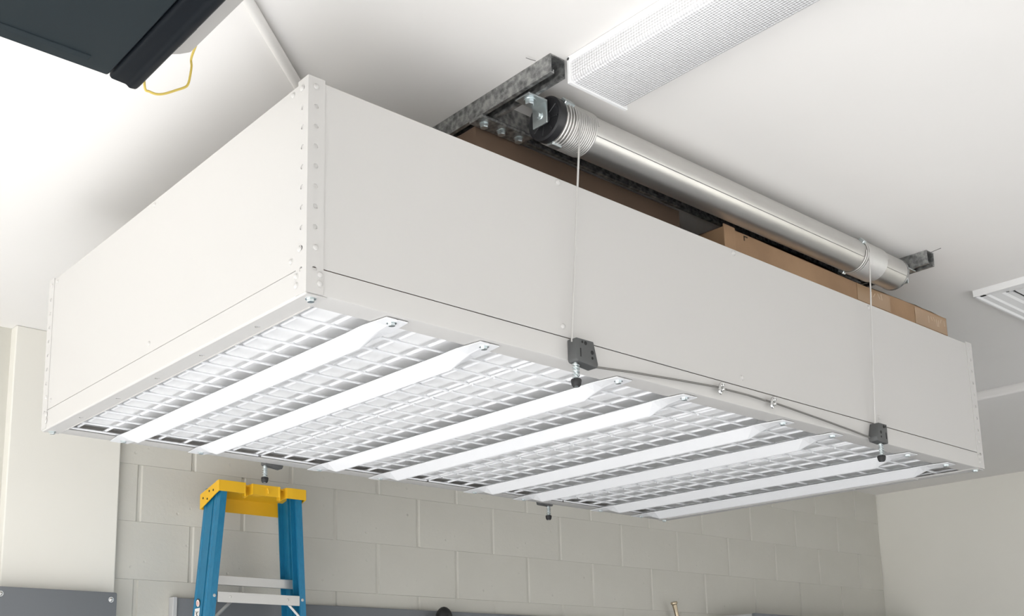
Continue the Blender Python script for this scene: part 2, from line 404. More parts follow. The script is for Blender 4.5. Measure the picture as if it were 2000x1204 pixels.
# braces: V channel whose flattened ends bolt to the beam flanges
def brace(xc):
    hw = 0.032; V, F = [], []
    st = [(0.010, 0.024, 0.0), (0.040, 0.028, 0.0012), (0.072, hw, 0.0045), (0.092, hw, 0.010), (0.128, hw - 0.002, 0.0225)]
    st = st + [(LY - y, a, b) for y, a, b in reversed(st)]
    for y, a, dp in st:
        zt = -0.0022
        for sg in (0, 1):
            tz = -0.0 if sg else -0.0018
            V += [(xc - a, y, zt + tz), (xc - 0.004, y, zt - dp + 0.0007 * (dp > 0.01) + tz), (xc, y, zt - dp + tz - 0.0006), (xc + 0.004, y, zt - dp + 0.0007 * (dp > 0.01) + tz), (xc + a, y, zt + tz)]
    for i in range(len(st) - 1):
        p, q = i * 10, i * 10 + 10
        for k in range(4):
            F.append((p + k, p + k + 1, q + k + 1, q + k)); F.append((p + 5 + k, q + 5 + k, q + 6 + k, p + 6 + k))
        for k in (0, 4): F.append((p + k, q + k, q + 5 + k, p + 5 + k))
    for p in (0, (len(st) - 1) * 10):
        for k in range(4): F.append((p + k, p + k + 1, p + 6 + k, p + 5 + k))
    return V, F
bx0 = [0.2 + 0.611 * d + e for d in range(4) for e in (0, 0.224)]
b0 = None
for xx in bx0:
    if b0 is None:
        b0 = mk('deck_brace', brace(xx), WHITE, plat)
        bo = [mk('bolt', hexhead((xx, yy, -0.004), (0, 0, -1)), ZINC, b0) for yy in (0.027, LY - 0.04)]
    else:
        c = copy_at(b0, (xx - bx0[0], 0, 0))
        for q in bo:
            cq = copy_at(q, (0, 0, 0)); cq.parent = c
for xx in (0.02, LX - 0.02):
    for yy in (0.017, LY - 0.017):
        mk('bolt', hexhead((xx, yy, -0.002), (0, 0, -1)), ZINC, plat)

# ================================================================== pulley blocks with spring feet
def pulley(name, label, xa, xb, yf, ys, xr, ztop, zbot, mirror=False):
    """block between beam face (yf) and yf - ys; xa/xb ends; xr = rod x"""
    y0, y1 = yf - ys * 0.026, yf
    t = thing(name, label, 'pulley', ((xa + xb) / 2, yf, zbot), 'pulley blocks of the lift')
    if mirror: pr = [(xa + 0.004, zbot), (xb, zbot - 0.002), (xb, ztop), (xa + 0.014, ztop), (xa, zbot + 0.012)]
    else: pr = [(xa, zbot + 0.004), (xa + 0.003, zbot), (xb - 0.004, zbot - 0.006), (xb, zbot + 0.002), (xb - 0.012, ztop), (xa, ztop)]
    body = mk('housing', bevel(prism(pr, 1, min(y0, y1), max(y0, y1)), 0.0022, 2), DGREY, t, smooth=True)
    fy = y0; sg = -ys
    for (u_, v_, r_) in ((0.27, 0.86, 0.0028), (0.42, 0.84, 0.0042), (0.72, 0.5, 0.0045), (0.72, 0.26, 0.003)):
        if mirror: u_ = 1 - u_ + 0.1
        p = (xa + (xb - xa) * u_, fy - ys * 0.0002, zbot + (ztop - zbot) * v_)
        mk('hole', lathe(p, (0, ys, 0), [(0, r_), (0.0006, r_)], 14), HOLE, body)
    ux = xa + (xb - xa) * (0.18 if not mirror else 0.85)
    mk('slot', box(ux - 0.0014, ux + 0.0014, fy - 0.0004, fy + 0.0004, zbot + 0.010, zbot + 0.028), HOLE, body)
    zr0, zr1 = zbot + 0.004, zbot - 0.050
    yc = (y0 + y1) / 2
    rod = mk('plunger_rod', cyl((xr, yc, zr0), (xr, yc, zr1), 0.0042, 14), ZINC, t, smooth=True)
    hel = [(xr + 0.0068 * math.cos(a), yc + 0.0068 * math.sin(a), zbot - 0.001 - 0.034 * a / (2 * PI * 5)) for a in [2 * PI * 5 * k / 90 for k in range(91)]]
    mk('spring', tube(hel, 0.0012, 6), ZINC, t, smooth=True)
    mk('rubber_foot', lathe((xr, yc, zbot - 0.035), (0, 0, -1), [(0, 0.010), (0.003, 0.011), (0.012, 0.0095), (0.0155, 0.007), (0.0145, 0.003)], 20), RUBBER, t, smooth=True)
    return t
pulley('pulley_block', 'dark grey pulley block with spring foot under nearer hanging cable on the front beam', 0.627, 0.690, 0.0, 1, 0.636, 0.043, -0.006)
pulley('pulley_block', 'dark grey pulley block with spring foot at the far right of the front beam', 1.776, 1.832, 0.0, 1, 1.813, 0.043, -0.008, True)
pulley('pulley_block', 'dark grey pulley block with spring foot on the back beam above the blue ladder', 0.650, 0.712, LY, -1, 0.657, 0.043, -0.004)
pulley('pulley_block', 'dark grey pulley block with spring foot on the back beam against the block wall', 1.768, 1.828, LY, -1, 1.817, 0.043, -0.003, True)

# ================================================================== lift tube, struts, brackets
TY, TZ, TR = 0.012, 0.528, 0.0455
lift = thing('lift_tube', 'long round galvanized winding tube of the ceiling lift with black end cap', 'lift tube', (0.6, TY, TZ))
tx0, tx1 = 0.602, 2.02
mk('tube', lathe((tx0, TY, TZ), (1, 0, 0), [(0, TR - 0.002), (0.001, TR), (tx1 - tx0 - 0.001, TR), (tx1 - tx0, TR - 0.002)], 48), TUBE, lift, smooth=True)
an = -2.72
mk('tube_seam', tube([(tx0 + 0.1, TY + (TR + 0.0002) * math.cos(an), TZ + (TR + 0.0002) * math.sin(an)), (tx1 - 0.001, TY + (TR + 0.0002) * math.cos(an), TZ + (TR + 0.0002) * math.sin(an))], 0.0012, 6), STEEL, lift)
cap = mk('end_cap', lathe((tx0, TY, TZ), (-1, 0, 0), [(-0.012, TR + 0.0022), (0.006, TR + 0.0022), (0.0085, TR - 0.002), (0.006, TR - 0.007), (0.006, 0.016), (0.012, 0.014), (0.013, 0.003)], 40), BLACK, lift, smooth=True)
for k in range(8):
    a = k * PI / 4 + 0.2; p = Vector((tx0 - 0.0062, TY, TZ)); dr_ = Vector((0, math.cos(a), math.sin(a)))
    mk('cap_rib', tube([p + dr_ * 0.015, p + dr_ * 0.038], 0.0016, 6), BLACK, cap)
mk('end_cap', lathe((tx1, TY, TZ), (1, 0, 0), [(-0.004, TR + 0.001), (0.003, TR + 0.001), (0.0035, 0.01)], 40), GALV, lift, smooth=True)
def clip(xa, xb, a):
    c_, s_ = math.cos(a), math.sin(a); V = []
    for x in (xa, xb):
        for rr, tt in ((TR - 0.001, -0.009), (TR + 0.007, -0.009), (TR + 0.007, 0.009), (TR - 0.001, 0.009)):
            V.append((x, TY + c_ * rr - s_ * tt, TZ + s_ * rr + c_ * tt))
    return V, [(0, 1, 2, 3), (4, 7, 6, 5), (0, 4, 5, 1), (1, 5, 6, 2), (2, 6, 7, 3), (3, 7, 4, 0)]
for a in (2.45, -1.45): mk('cable_clip', bevel(clip(0.614, 0.642, a), 0.001, 1), ZINC, lift)
for a in (2.45, -0.9): mk('cable_clip', bevel(clip(1.786, 1.800, a), 0.001, 1), ZINC, lift)
# cables: wound on the tube, down to a pulley block, along the front beam to a clamp
CR = 0.0021
def wound(xs, loose, xe, pitch, hang_x):
    pts = []; rr = TR + CR
    segs = []
    x = xs
    while x < xs + loose: segs.append(x); x += 0.0085
    nt_ = len(segs); x0_ = x
    tight = int((xe - x0_) / pitch)
    total = nt_ + tight
    n = total * 36
    for i in range(n + 1):
        tt = i / 36.0
        xx = xs + 0.0085 * tt if tt < nt_ else x0_ + pitch * (tt - nt_)
        a = PI - 2 * PI * total + 2 * PI * tt
        pts.append((xx, TY + rr * math.cos(a), TZ + rr * math.sin(a)))
    return pts
def run_pts(px_list, y): return [tuple(on(a, b, 1, y)) for a, b in px_list]
yt = TY - TR - CR
def lift_cable(label, w_, p_top, p_mid, px):
    p_bot = tuple(on(px[0], px[1], 1, -0.013))
    t = thing('lifting_cable', label, 'cable', p_bot, 'lifting cables')
    mk('winding', tube(w_, CR, 6), CABLE, t, smooth=True, angle=60)
    mk('hanging_line', tube([p_top, p_mid, p_bot, (p_bot[0], p_bot[1], 0.036)], 0.0022, 8), CABLE, t, smooth=True)
lift_cable('pale lifting cable wound at the near tube end and hanging to the nearer pulley', wound(0.618, 0.017, 0.712, 0.0056, 0.64), (0.6515, yt, TZ - 0.004), (0.650, yt + 0.0005, TZ - 0.03), (1117, 664))
lift_cable('pale lifting cable wound at the far tube end and hanging to the far pulley', wound(1.790, 0.012, 1.905, 0.0046, 1.78), (1.802, yt, TZ - 0.004), (1.8015, yt + 0.0005, TZ - 0.03), (1709, 827))
ya = -0.009
lc = mk('beam_cable', tube(run_pts([(1160, 717), (1230, 727), (1320, 742), (1404, 757), (1416, 761)], ya), 0.0024, 8), GREYCAB, smooth=True)
tag(lc, 'grey wire rope along the beam from the nearer pulley to first clamp', 'cable', 'wire ropes along the beam')
lc = mk('beam_cable', tube(run_pts([(1417, 761), (1460, 772), (1495, 783)], ya), 0.0024, 8), GREYCAB, smooth=True)
tag(lc, 'short grey wire rope between the two oval clamps', 'cable', 'wire ropes along the beam')
lc = mk('beam_cable', tube(run_pts([(1497, 783), (1520, 790), (1600, 818), (1660, 840), (1699, 855)], ya), 0.0024, 8), GREYCAB, smooth=True)
tag(lc, 'grey wire rope along the beam from second clamp to far pulley', 'cable', 'wire ropes along the beam')
for i, (a, b) in enumerate(((1406, 759), (1507, 787))):
    c = on(a, b, 1, ya)
    cl = thing('cable_clamp', ('bright oval cable clamp nearer the near pulley' if i == 0 else 'bright oval cable clamp nearer the far pulley') + ' on the front beam', 'clamp', tuple(c), 'oval cable clamps')
    ring = [(c.x + 0.0062 * math.cos(t) + 0.004 * math.sin(t), c.y - 0.004, c.z + 0.0125 * math.sin(t)) for t in [2 * PI * k / 20 for k in range(20)]]
    mk('saddle', tube(ring, 0.0036, 8, closed=True), STEEL, cl, smooth=True)
    mk('bridge', bevel(box(c.x - 0.0055, c.x + 0.0055, c.y - 0.007, c.y - 0.001, c.z - 0.009, c.z + 0.009), 0.0015, 1), GALV, cl)
    for dz in (-0.005, 0.005):
        mk('nut', hexhead((c.x, c.y - 0.007, c.z + dz), (0, -1, 0), 0.0036, 0.004, 0.0042), STEEL, cl)

def strut_prof(c):
    s, t, l, h = 0.0206, 0.0027, 0.0095, 0.0075
    top = ZC - 0.0004; bot = top - 0.0413
    return [(c - s, top), (c + s, top), (c + s, bot), (c + s - l, bot), (c + s - l, bot + h), (c + s - l + t, bot + h), (c + s - l + t, bot + t), (c + s - t, bot + t), (c + s - t, top - t),
            (c - s + t, top - t), (c - s + t, bot + t), (c - s + l - t, bot + t), (c - s + l - t, bot + h), (c - s + l, bot + h), (c - s + l, bot), (c - s, bot)]
SB = ZC - 0.0417
tag(mk('strut_channel', prism(strut_prof(0.536), 1, -0.086, 1.35), GALV), 'mottled galvanized strut channel whose open end meets the light fixture', 'strut channel', 'ceiling struts')
tag(mk('strut_channel', prism(strut_prof(2.112), 1, -0.057, 1.35), GALV), 'galvanized strut channel end poking out beyond the far tube end', 'strut channel', 'ceiling struts')
tag(mk('strut_channel', prism([(p[0], p[1]) for p in strut_prof(0.137)], 0, 0.560, 2.088), GALV), 'long galvanized strut channel running behind the tube', 'strut channel', 'ceiling struts')
# flat three bolt plate joining the struts
pl = thing('connector_plate', 'flat steel plate with three bolts joining two struts behind the platform edge', 'plate', (0.59, 0.14, SB))
mk('plate', box(0.514, 0.668, 0.116, 0.159, SB - 0.0065, SB - 0.0005, 0.001, 1), GALV, pl)
for xx in (0.538, 0.589, 0.641):
    mk('bolt', hexhead((xx, 0.138, SB - 0.0065), (0, 0, -1), 0.0095, 0.009, 0.011), ZINC, pl)
# zinc angle brackets that carry the tube's axle
def bracket(label, xp, sgn):
    """flange under the strut at xp, vertical leg facing the tube"""
    b = thing('angle_bracket', label, 'bracket', (xp, TY, SB), 'zinc tube brackets')
    z1 = SB - 0.0005; t = 0.004
    prof = [(xp - sgn * 0.022, z1), (xp + sgn * 0.032, z1), (xp + sgn * 0.032, z1 - 0.052), (xp + sgn * 0.028, z1 - 0.052), (xp + sgn * 0.028, z1 - t), (xp - sgn * 0.022, z1 - t)]
    mk('angle', bevel(prism(prof, 1, TY - 0.021, TY + 0.021), 0.0009, 1), ZINC, b)
    mk('bolt', hexhead((xp, TY, z1 - t), (0, 0, -1), 0.010, 0.009, 0.0125), ZINC, b)
    mk('axle_nut', hexhead((xp + sgn * 0.028, TY, TZ), (-sgn, 0, 0), 0.0065, 0.005, 0.009), ZINC, b)
    mk('washer', lathe((xp + sgn * 0.032, TY, TZ), (sgn, 0, 0), [(0, 0.011), (0.010, 0.011)], 20), STEEL, b, smooth=True)
    return b
bracket('zinc angle bracket holding the black capped end of the tube', 0.552, 1)
bracket('zinc angle bracket holding the bare far end of the tube', 2.094, -1)
# loose wire ends on the ceiling
tag(mk('wire_end', tube([tuple(on(1027, 113, 2, 0.594)), tuple(on(1035, 116, 2, 0.592)), tuple(on(1046, 119, 2, 0.595))], 0.0007, 6), GREYCAB), 'short loose wire end on the ceiling beside the near strut', 'wire')
tag(mk('wire_end', tube([tuple(on(1816, 494, 2, 0.585)), tuple(on(1838, 485, 2, 0.59))], 0.0009, 6), GREYCAB), 'thin wire sticking out past the far strut end', 'wire')

# ================================================================== cardboard boxes standing in the platform
SHCARD = mat('shaded_cardboard', (0.14, 0.09, 0.06), 0.85, build=speckle((0.13, 0.085, 0.058), (0.16, 0.105, 0.072), 5))  # cardboard darkened to paint in the shade under tube and strut
def carton(label, x0, x1, y0, y1, z1, detail):
    t = thing('cardboard_box', label, 'box', ((x0 + x1) / 2, (y0 + y1) / 2, 0.033), 'cardboard boxes in the platform')
    z0 = 0.0335
    # walls with slightly wavy top edge
    n = 24; V, F = [], []
    rnd = random.Random(int(x0 * 100))
    per = [(x0 + (x1 - x0) * i / n, y0) for i in range(n)] + [(x1, y0 + (y1 - y0) * i / 6) for i in range(6)] + \
          [(x1 - (x1 - x0) * i / n, y1) for i in range(n)] + [(x0, y1 - (y1 - y0) * i / 6) for i in range(6)]
    m_ = len(per)
    for zz in (0, 1):
        for (a, b) in per:
            wob = (0.0035 * math.sin(a * 9 + b * 3) + 0.002 * rnd.uniform(-1, 1)) * zz if detail else 0
            V.append((a, b, z0 if zz == 0 else z1 + wob))
    for i in range(m_): F.append((i, (i + 1) % m_, m_ + (i + 1) % m_, m_ + i))
    F += [tuple(range(m_)), tuple(range(2 * m_ - 1, m_ - 1, -1))]
    body = mk('carton', (V, F), CARD if detail else SHCARD, t)
    if detail:
        mk('tape', box(x0 + 0.62, x0 + 0.80, y0 - 0.0012, y0 - 0.0003, z1 - 0.055, z1 - 0.006), TAPE, t)
        mk('tape', box(x1 - 0.20, x1 - 0.005, y0 - 0.0012, y0 - 0.0003, z1 - 0.055, z1 - 0.004), TAPE, t)
        rs = random.Random(3); strokes = []
        for xa_, n_ in ((x0 + 0.70, 4), (x1 - 0.12, 7)):
            for q in range(n_):
                xq = xa_ + q * 0.016 + rs.uniform(-0.003, 0.003); ln = rs.uniform(0.012, 0.024); sl = rs.uniform(-0.012, 0.012); zt = z1 - 0.009 - rs.uniform(0, 0.008)
                strokes.append(([(xq, y0 - 0.0014, zt), (xq + 0.003, y0 - 0.0014, zt), (xq + 0.003 + sl, y0 - 0.0014, zt - ln), (xq + sl, y0 - 0.0014, zt - ln)], [(0, 1, 2, 3)]))
        mk('crinkle_glints', join(*strokes), GLINT, t)
        mk('flap_edge', box(x0 - 0.0015, x0 + 0.045, y0 - 0.003, y0 - 0.0005, z0 + 0.2, z1 + 0.002), CARD, t)
        xi = x0 + 0.085
        mk('printed_mark', join(box(xi, xi + 0.003, y0 - 0.001, y0 - 0.0004, z1 - 0.020, z1 - 0.008), box(xi, xi + 0.016, y0 - 0.001, y0 - 0.0004, z1 - 0.010, z1 - 0.007)), INK, t)
    return t
carton('lit long cardboard box rising above the right half of the front panel', 1.258, 2.405, 0.050, 0.62, 0.486, True)
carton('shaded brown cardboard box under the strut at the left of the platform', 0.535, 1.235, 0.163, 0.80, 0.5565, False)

# ================================================================== ceiling light
lx0, lx1, ly0, ly1, lz = 0.553, 0.722, -0.097, -1.32, 0.541
lamp = thing('ceiling_light', 'long white fluorescent ceiling light with prismatic lens beside the tube', 'ceiling light', ((lx0 + lx1) / 2, (ly0 + ly1) / 2, ZC))
mk('housing', box(lx0 + 0.004, lx1 - 0.004, ly1, ly0 - 0.006, ZC - 0.012, ZC - 0.0005), LWHITE, lamp)
mk('side_rail', box(lx0 - 0.001, lx0 + 0.006, ly1, ly0 - 0.004, ZC - 0.0135, ZC - 0.0004, 0.001, 1), LWHITE, lamp)
mk('side_rail', box(lx1 - 0.006, lx1 + 0.001, ly1, ly0 - 0.004, ZC - 0.0135, ZC - 0.0004, 0.001, 1), LWHITE, lamp)
lp = [(lx0 + 0.003, ZC - 0.012), (lx0 + 0.003, lz + 0.012), (lx0 + 0.006, lz + 0.005), (lx0 + 0.013, lz + 0.0015), (lx1 - 0.013, lz + 0.0015), (lx1 - 0.006, lz + 0.005), (lx1 - 0.003, lz + 0.012), (lx1 - 0.003, ZC - 0.012)]
mk('lens', prism(lp, 1, ly1 + 0.002, ly0 - 0.003), LENS, lamp, smooth=True, angle=50)
for ye in (ly0, ly1):
    e = mk('end_plate', bevel(prism([(lx0 - 0.002, ZC - 0.0004), (lx1 + 0.002, ZC - 0.0004), (lx1 + 0.002, lz - 0.001), (lx0 - 0.002, lz - 0.001)], 1, ye - 0.008, ye), 0.001, 1), LWHITE, lamp)
mk('screw', domehead((lx0 - 0.002, ly0 - 0.004, ZC - 0.007), (-1, 0, 0), 0.0025, 0.0015), DGREY, lamp)

# ================================================================== conduit on the ceiling, ceiling hatch
ca = on(483, 0, 2, ZC - 0.011); cb = on(578, 160, 2, ZC - 0.011); dv = (cb - ca).normalized()
pvc = mk('conduit', tube([tuple(ca - dv * 0.9), tuple(cb + dv * 0.36)], 0.0108, 20), PVC, smooth=True)
tag(pvc, 'round white conduit running diagonally across the ceiling behind the platform corner', 'conduit')
ha = on(1900, 574, 2, ZC - 0.010)
hx, hy = ha.x, ha.y
hat = thing('ceiling_hatch', 'white attic hatch with moulded trim on the ceiling at right', 'hatch', (hx + 0.4, hy - 0.4, ZC))
HX, HY = 0.95, 0.75
def mould(t0, t1, axis, base, sgn):
    pts = [(0, 0), (0, -0.022), (0.006, -0.022), (0.012, -0.018), (0.030, -0.018), (0.036, -0.014), (0.062, -0.012), (0.070, -0.008), (0.080, -0.008), (0.080, 0)]
    return prism([(base + sgn * a, ZC - 0.0005 + b) for a, b in pts], axis, t0, t1)
mk('trim', mould(hy - HY, hy, 1, hx, 1), LWHITE, hat)
mk('trim', mould(hx + 0.001, hx + HX, 0, hy, -1), LWHITE, hat)
mk('trim', mould(hy - HY, hy, 1, hx + HX, -1), LWHITE, hat)
mk('trim', mould(hx + 0.001, hx + HX, 0, hy - HY, 1), LWHITE, hat)
mk('hatch_panel', box(hx + 0.092, hx + HX - 0.092, hy - HY + 0.092, hy - 0.092, ZC - 0.007, ZC - 0.001), LWHITE, hat)
mk('shadow_gap', box(hx + 0.082, hx + HX - 0.082, hy - HY + 0.082, hy - 0.082, ZC - 0.002, ZC - 0.0006), HOLE, hat)

# ================================================================== garage door opener
oz = 0.30
oc = on(275, 173, 2, oz); ox, oy = oc.x, oc.y
op = thing('garage_door_opener', 'black garage door opener hanging from the ceiling at the upper left', 'opener', (ox - 0.2, oy - 0.2, oz))
sx = on(207, 156, 2, oz).x
mk('light_cover', bevel(prism([(ox - 0.60, oz), (sx - 0.0015, oz), (sx - 0.0015, oz + 0.05), (ox - 0.60, oz + 0.05)], 1, oy - 0.62, oy - 0.001), 0.005, 3), OPEN1, op, smooth=True)
pr = [(sx + 0.0005, oz + 0.002), (sx + 0.004, oz - 0.002), (ox - 0.026, oz - 0.003), (ox - 0.020, oz - 0.0075), (ox - 0.009, oz - 0.006), (ox - 0.001, oz + 0.004), (ox, oz + 0.02), (ox, oz + 0.055), (sx + 0.0005, oz + 0.055)]
mk('end_trim', bevel(prism(pr, 1, oy - 0.62, oy), 0.003, 2), OPEN2, op, smooth=True)
mk('ridge', bevel(prism([(ox - 0.60, oz + 0.001), (sx - 0.045, oz + 0.001), (sx - 0.045, oz - 0.0015), (ox - 0.60, oz - 0.0015)], 1, oy - 0.040, oy - 0.026), 0.001, 1), OPEN1, op)
mk('housing', bevel(prism([(ox - 0.56, oy - 0.62), (ox + 0.056, oy - 0.62), (ox + 0.056, oy - 0.060), (ox + 0.045, oy - 0.045), (ox + 0.006, oy - 0.012), (ox - 0.56, oy - 0.012)], 2, oz + 0.055, oz + 0.17), 0.003, 2), OPENW, op, smooth=True)
for k in range(3):
    mk('vent_slot', box(ox + 0.030, ox + 0.0335, oy - 0.125 - 0.16 * k, oy - 0.065 - 0.16 * k, oz + 0.0543, oz + 0.0551), HOLE, op)
for yy in (oy - 0.12, oy - 0.52):
    mk('hanger_strap', box(ox - 0.3, ox - 0.27, yy, yy + 0.004, oz + 0.17, ZC - 0.0005), GALV, op)
wy = oy + 0.012
wpts = [tuple(on(a, b, 1, wy)) for a, b in ((281, 165), (283, 172), (292, 179), (306, 184), (322, 183), (345, 176), (360, 171), (367, 165), (371, 150), (374, 130), (374, 112), (370, 104))]
wpts[0] = (wpts[0][0] - 0.008, oy - 0.004, wpts[0][2] + 0.02)
wpts[-1] = (wpts[-1][0] - 0.004, oy - 0.028, wpts[-1][2] + 0.004)
def smooth_path(P, n=6):
    P = [Vector(p) for p in P]; out = []
    for i in range(len(P) - 1):
        p0, p1, p2, p3 = P[max(i - 1, 0)], P[i], P[i + 1], P[min(i + 2, len(P) - 1)]
        for k in range(n):
            t = k / n
            out.append(tuple(0.5 * ((2 * p1) + (p2 - p0) * t + (2 * p0 - 5 * p1 + 4 * p2 - p3) * t * t + (3 * p1 - p0 - 3 * p2 + p3) * t ** 3)))
    out.append(tuple(P[-1])); return out
mk('yellow_wire', tube(smooth_path(wpts), 0.0021, 8), YWIRE, op, smooth=True)

# ================================================================== step ladder, folded and leaning towards the block wall
ly_ = 1.96
la = on(428.6, 937, 1, ly_)
LAD = thing('step_ladder', 'blue fibreglass step ladder with yellow top cap standing by the block wall', 'ladder', tuple(la), rot=(R(-1.5), 0, R(-1.5)))
def lk(name, vf, m, parent, smooth=False): return mk(name, vf, m, parent, smooth=smooth, local=True)
CWd, CD, CH = 0.355, 0.145, 0.040
DROP = 0.030
cap = lk('top_cap', bevel(prism([(0.02, -0.008), (CD, -DROP - 0.006), (CD, -DROP), (0.02, -0.002)], 0, 0.0, CWd), 0.002, 2), YELLOW, LAD)
def ribbon(path, th, z0, z1):
    P = [Vector((p[0], p[1])) for p in path]; n = len(P); L_, R_ = [], []
    for i in range(n):
        t = (P[min(i + 1, n - 1)] - P[max(i - 1, 0)]).normalized(); nn = Vector((-t.y, t.x))
        L_.append(P[i] + nn * th / 2); R_.append(P[i] - nn * th / 2)
    V = []
    for i in range(n):
        zb = z0[i] if isinstance(z0, list) else z0
        V += [(L_[i].x, L_[i].y, zb), (R_[i].x, R_[i].y, zb), (R_[i].x, R_[i].y, z1), (L_[i].x, L_[i].y, z1)]
    F = []
    for i in range(n - 1):
        a, b = i * 4, i * 4 + 4
        F += [(a + k, a + (k + 1) % 4, b + (k + 1) % 4, b + k) for k in range(4)]
    F += [(0, 3, 2, 1), tuple((n - 1) * 4 + k for k in range(4))]
    return V, F
def notch(u0, d=0.040, w_=0.034):
    return [(u0, 0.0), (u0 + 0.006, 0.010), (u0 + 0.007, d * 0.75), (u0 + w_ * 0.38, d), (u0 + w_ * 0.62, d), (u0 + w_ - 0.004, d * 0.75), (u0 + w_ - 0.002, 0.008)]
path = [(0, 0.0), (0.06, 0.0), (0.098, 0.001)] + notch(0.103) + [(0.135, 0.001), (0.145, 0.003), (0.19, 0.007), (0.225, 0.004), (0.24, 0.003)] + notch(0.246) + [(0.278, 0.001), (0.30, 0.0), (CWd, 0.0)]
zl = [-CH if not (0.108 < p[0] < 0.128 or 0.25 < p[0] < 0.272) else -CH - 0.008 for p in path]
lk('front_lip', ribbon(path, 0.005, zl, -0.0005), YELLOW, cap)
# flat top between lip and plate, left open at the two notches
for a, b in ((0.0, 0.104), (0.132, 0.248), (0.274, CWd)):
    lk('cap_web', box(a, b, 0.002, 0.024, -0.006, -0.0004), YELLOW, cap)
ends = []
for u0, u1 in ((-0.004, 0.001), (CWd - 0.001, CWd + 0.004)):
    e = lk('end_plate', bevel(prism([(-0.003, -CH), (0.02, -CH - 0.006), (CD, -CH - DROP - 0.016), (CD, -DROP), (0.0, 0.0), (-0.003, -0.002)], 0, u0, u1), 0.0015, 2), YELLOW, cap)
    ends.append(e)
    for v_, z_ in ((0.038, -0.032), (0.070, -0.030), (0.118, -0.048), (0.085, -0.056)):
        x_ = u0 - 0.0002 if u0 < 0 else u1 + 0.0002
        lk('rivet_hole', lathe((x_, v_, z_), (-1 if u0 < 0 else 1, 0, 0), [(0, 0.0042), (0.0006, 0.0042)], 12), HOLE, e)
lk('back_lip', bevel(box(0.0, CWd, CD - 0.005, CD, -CH - DROP - 0.016, -DROP - 0.0005), 0.0015, 1), YELLOW, cap)
lk('tray_rib', tube([(0.10, 0.09, -0.012), (0.14, 0.075, -0.022), (0.19, 0.07, -0.024), (0.24, 0.085, -0.012)], 0.008, 8), YELLOW, cap, True)
lk('cap_hook', tube([(0.198, -0.001, -0.030), (0.196, -0.005, -0.020), (0.193, -0.003, -0.012)], 0.003, 8), YELLOW, cap, True)
LEN = (la.z + Z0) - 0.004
def rail(ut, v0, v1, side, sp, lean, fl=0.024, t=0.0045, groove=True):
    """C channel leg: ut = outer edge at the top, side -1 left / +1 right (flanges point inwards)"""
    i = -side
    pr = [(0, v0), (i * fl, v0), (i * fl, v0 + t), (i * t, v0 + t), (i * t, v1 - t), (i * fl, v1 - t), (i * fl, v1), (0, v1), (0, v1 - 0.012), (i * 0.0016, v1 - 0.014), (i * 0.0016, v0 + 0.018), (0, v0 + 0.016)]
    V = []
    for z in (-0.008, -LEN):
        dz = -z
        V += [(ut + side * sp * dz + a, b - lean * dz, z) for a, b in pr]
    n = len(pr)
    F = [(k, (k + 1) % n, n + (k + 1) % n, n + k) for k in range(n)] + [tuple(range(n)), tuple(range(2 * n - 1, n - 1, -1))]
    return V, F
SPL, SPR = 0.092, 0.044
UL, UR = 0.013, CWd - 0.014
r1 = lk('front_rail', rail(UL, 0.004, 0.052, -1, SPL, 0.0), BLUE, LAD)
r2 = lk('front_rail', rail(UR, 0.004, 0.052, 1, SPR, 0.0), BLUE, LAD)
r3 = lk('rear_rail', rail(UL + 0.001, 0.062, 0.134, -1, SPL, 0.0), BLUE, LAD)
r4 = lk('rear_rail', rail(UR - 0.004, 0.062, 0.134, 1, SPR, 0.0), BLUE, LAD)
def inner(dz): return UL - SPL * dz, UR + SPR * dz
for zs in [-0.400 - 0.305 * i for i in range(6)]:
    a0, a1 = inner(-zs); vv = 0.004
    s_ = lk('step', bevel(box(a0 + 0.008, a1 - 0.008, vv + 0.0052, vv + 0.044, zs - 0.004, zs), 0.001, 1), ALU, LAD)
    lk('step_lip', box(a0 + 0.0255, a1 - 0.0255, vv - 0.0012, vv + 0.0052, zs - 0.036, zs), ALU, s_)
    for uu in (a0 + 0.075, a1 - 0.075): lk('rivet', domehead((uu, vv - 0.0012, zs - 0.016), (0, -1, 0), 0.0040, 0.003), ALU, s_, True)
    for uu in (a0 + 0.013, a1 - 0.013): lk('rivet', domehead((uu, vv - 0.0001, zs - 0.014), (0, -1, 0), 0.0046, 0.003), ALU, s_, True)
    for sg, uu in ((1, a0 + 0.085), (-1, a1 - 0.065)):
        lk('knee_brace', tube([(uu, vv + 0.012, zs - 0.030), (uu - sg * 0.066, vv + 0.012, zs - 0.092)], 0.006, 4), ALU, s_)
for zs in [-0.335 - 0.305 * i for i in range(5)]:
    a0, a1 = inner(-zs)
    b_ = lk('rear_bar', bevel(box(a0 + 0.006, a1 - 0.010, 0.0535, 0.0605, zs - 0.034, zs), 0.001, 1), ALU, LAD)
# stickers on the left rail
zs_ = -0.415
SP = SPL
def sticker(name, z0, z1, v0, v1, m, par, off=0.0004):
    V = []
    for o_ in (0, off):
        for z, v in ((z0, v0), (z0, v1), (z1, v1), (z1, v0)):
            dz = -z; V.append((UL + 0.001 - SP * dz - 0.0002 - o_, v, z))
    return lk(name, (V, [(0, 1, 2, 3), (4, 7, 6, 5), (0, 4, 5, 1), (1, 5, 6, 2), (2, 6, 7, 3), (3, 7, 4, 0)]), m, par)
a = sticker('sticker', zs_ - 0.30, zs_ - 0.036, 0.080, 0.118, PAPER, r3)
def disc_on_rail(name, zc, vc, r, m, par, off):
    dz = -zc; return lk(name, lathe((UL + 0.001 - SP * dz - off, vc, zc), (-1, 0, -SP), [(0, r), (0.0004, r)], 20), m, par)
b = disc_on_rail('round_emblem', zs_ - 0.018, 0.099, 0.0165, INK, r3, 0.0002)
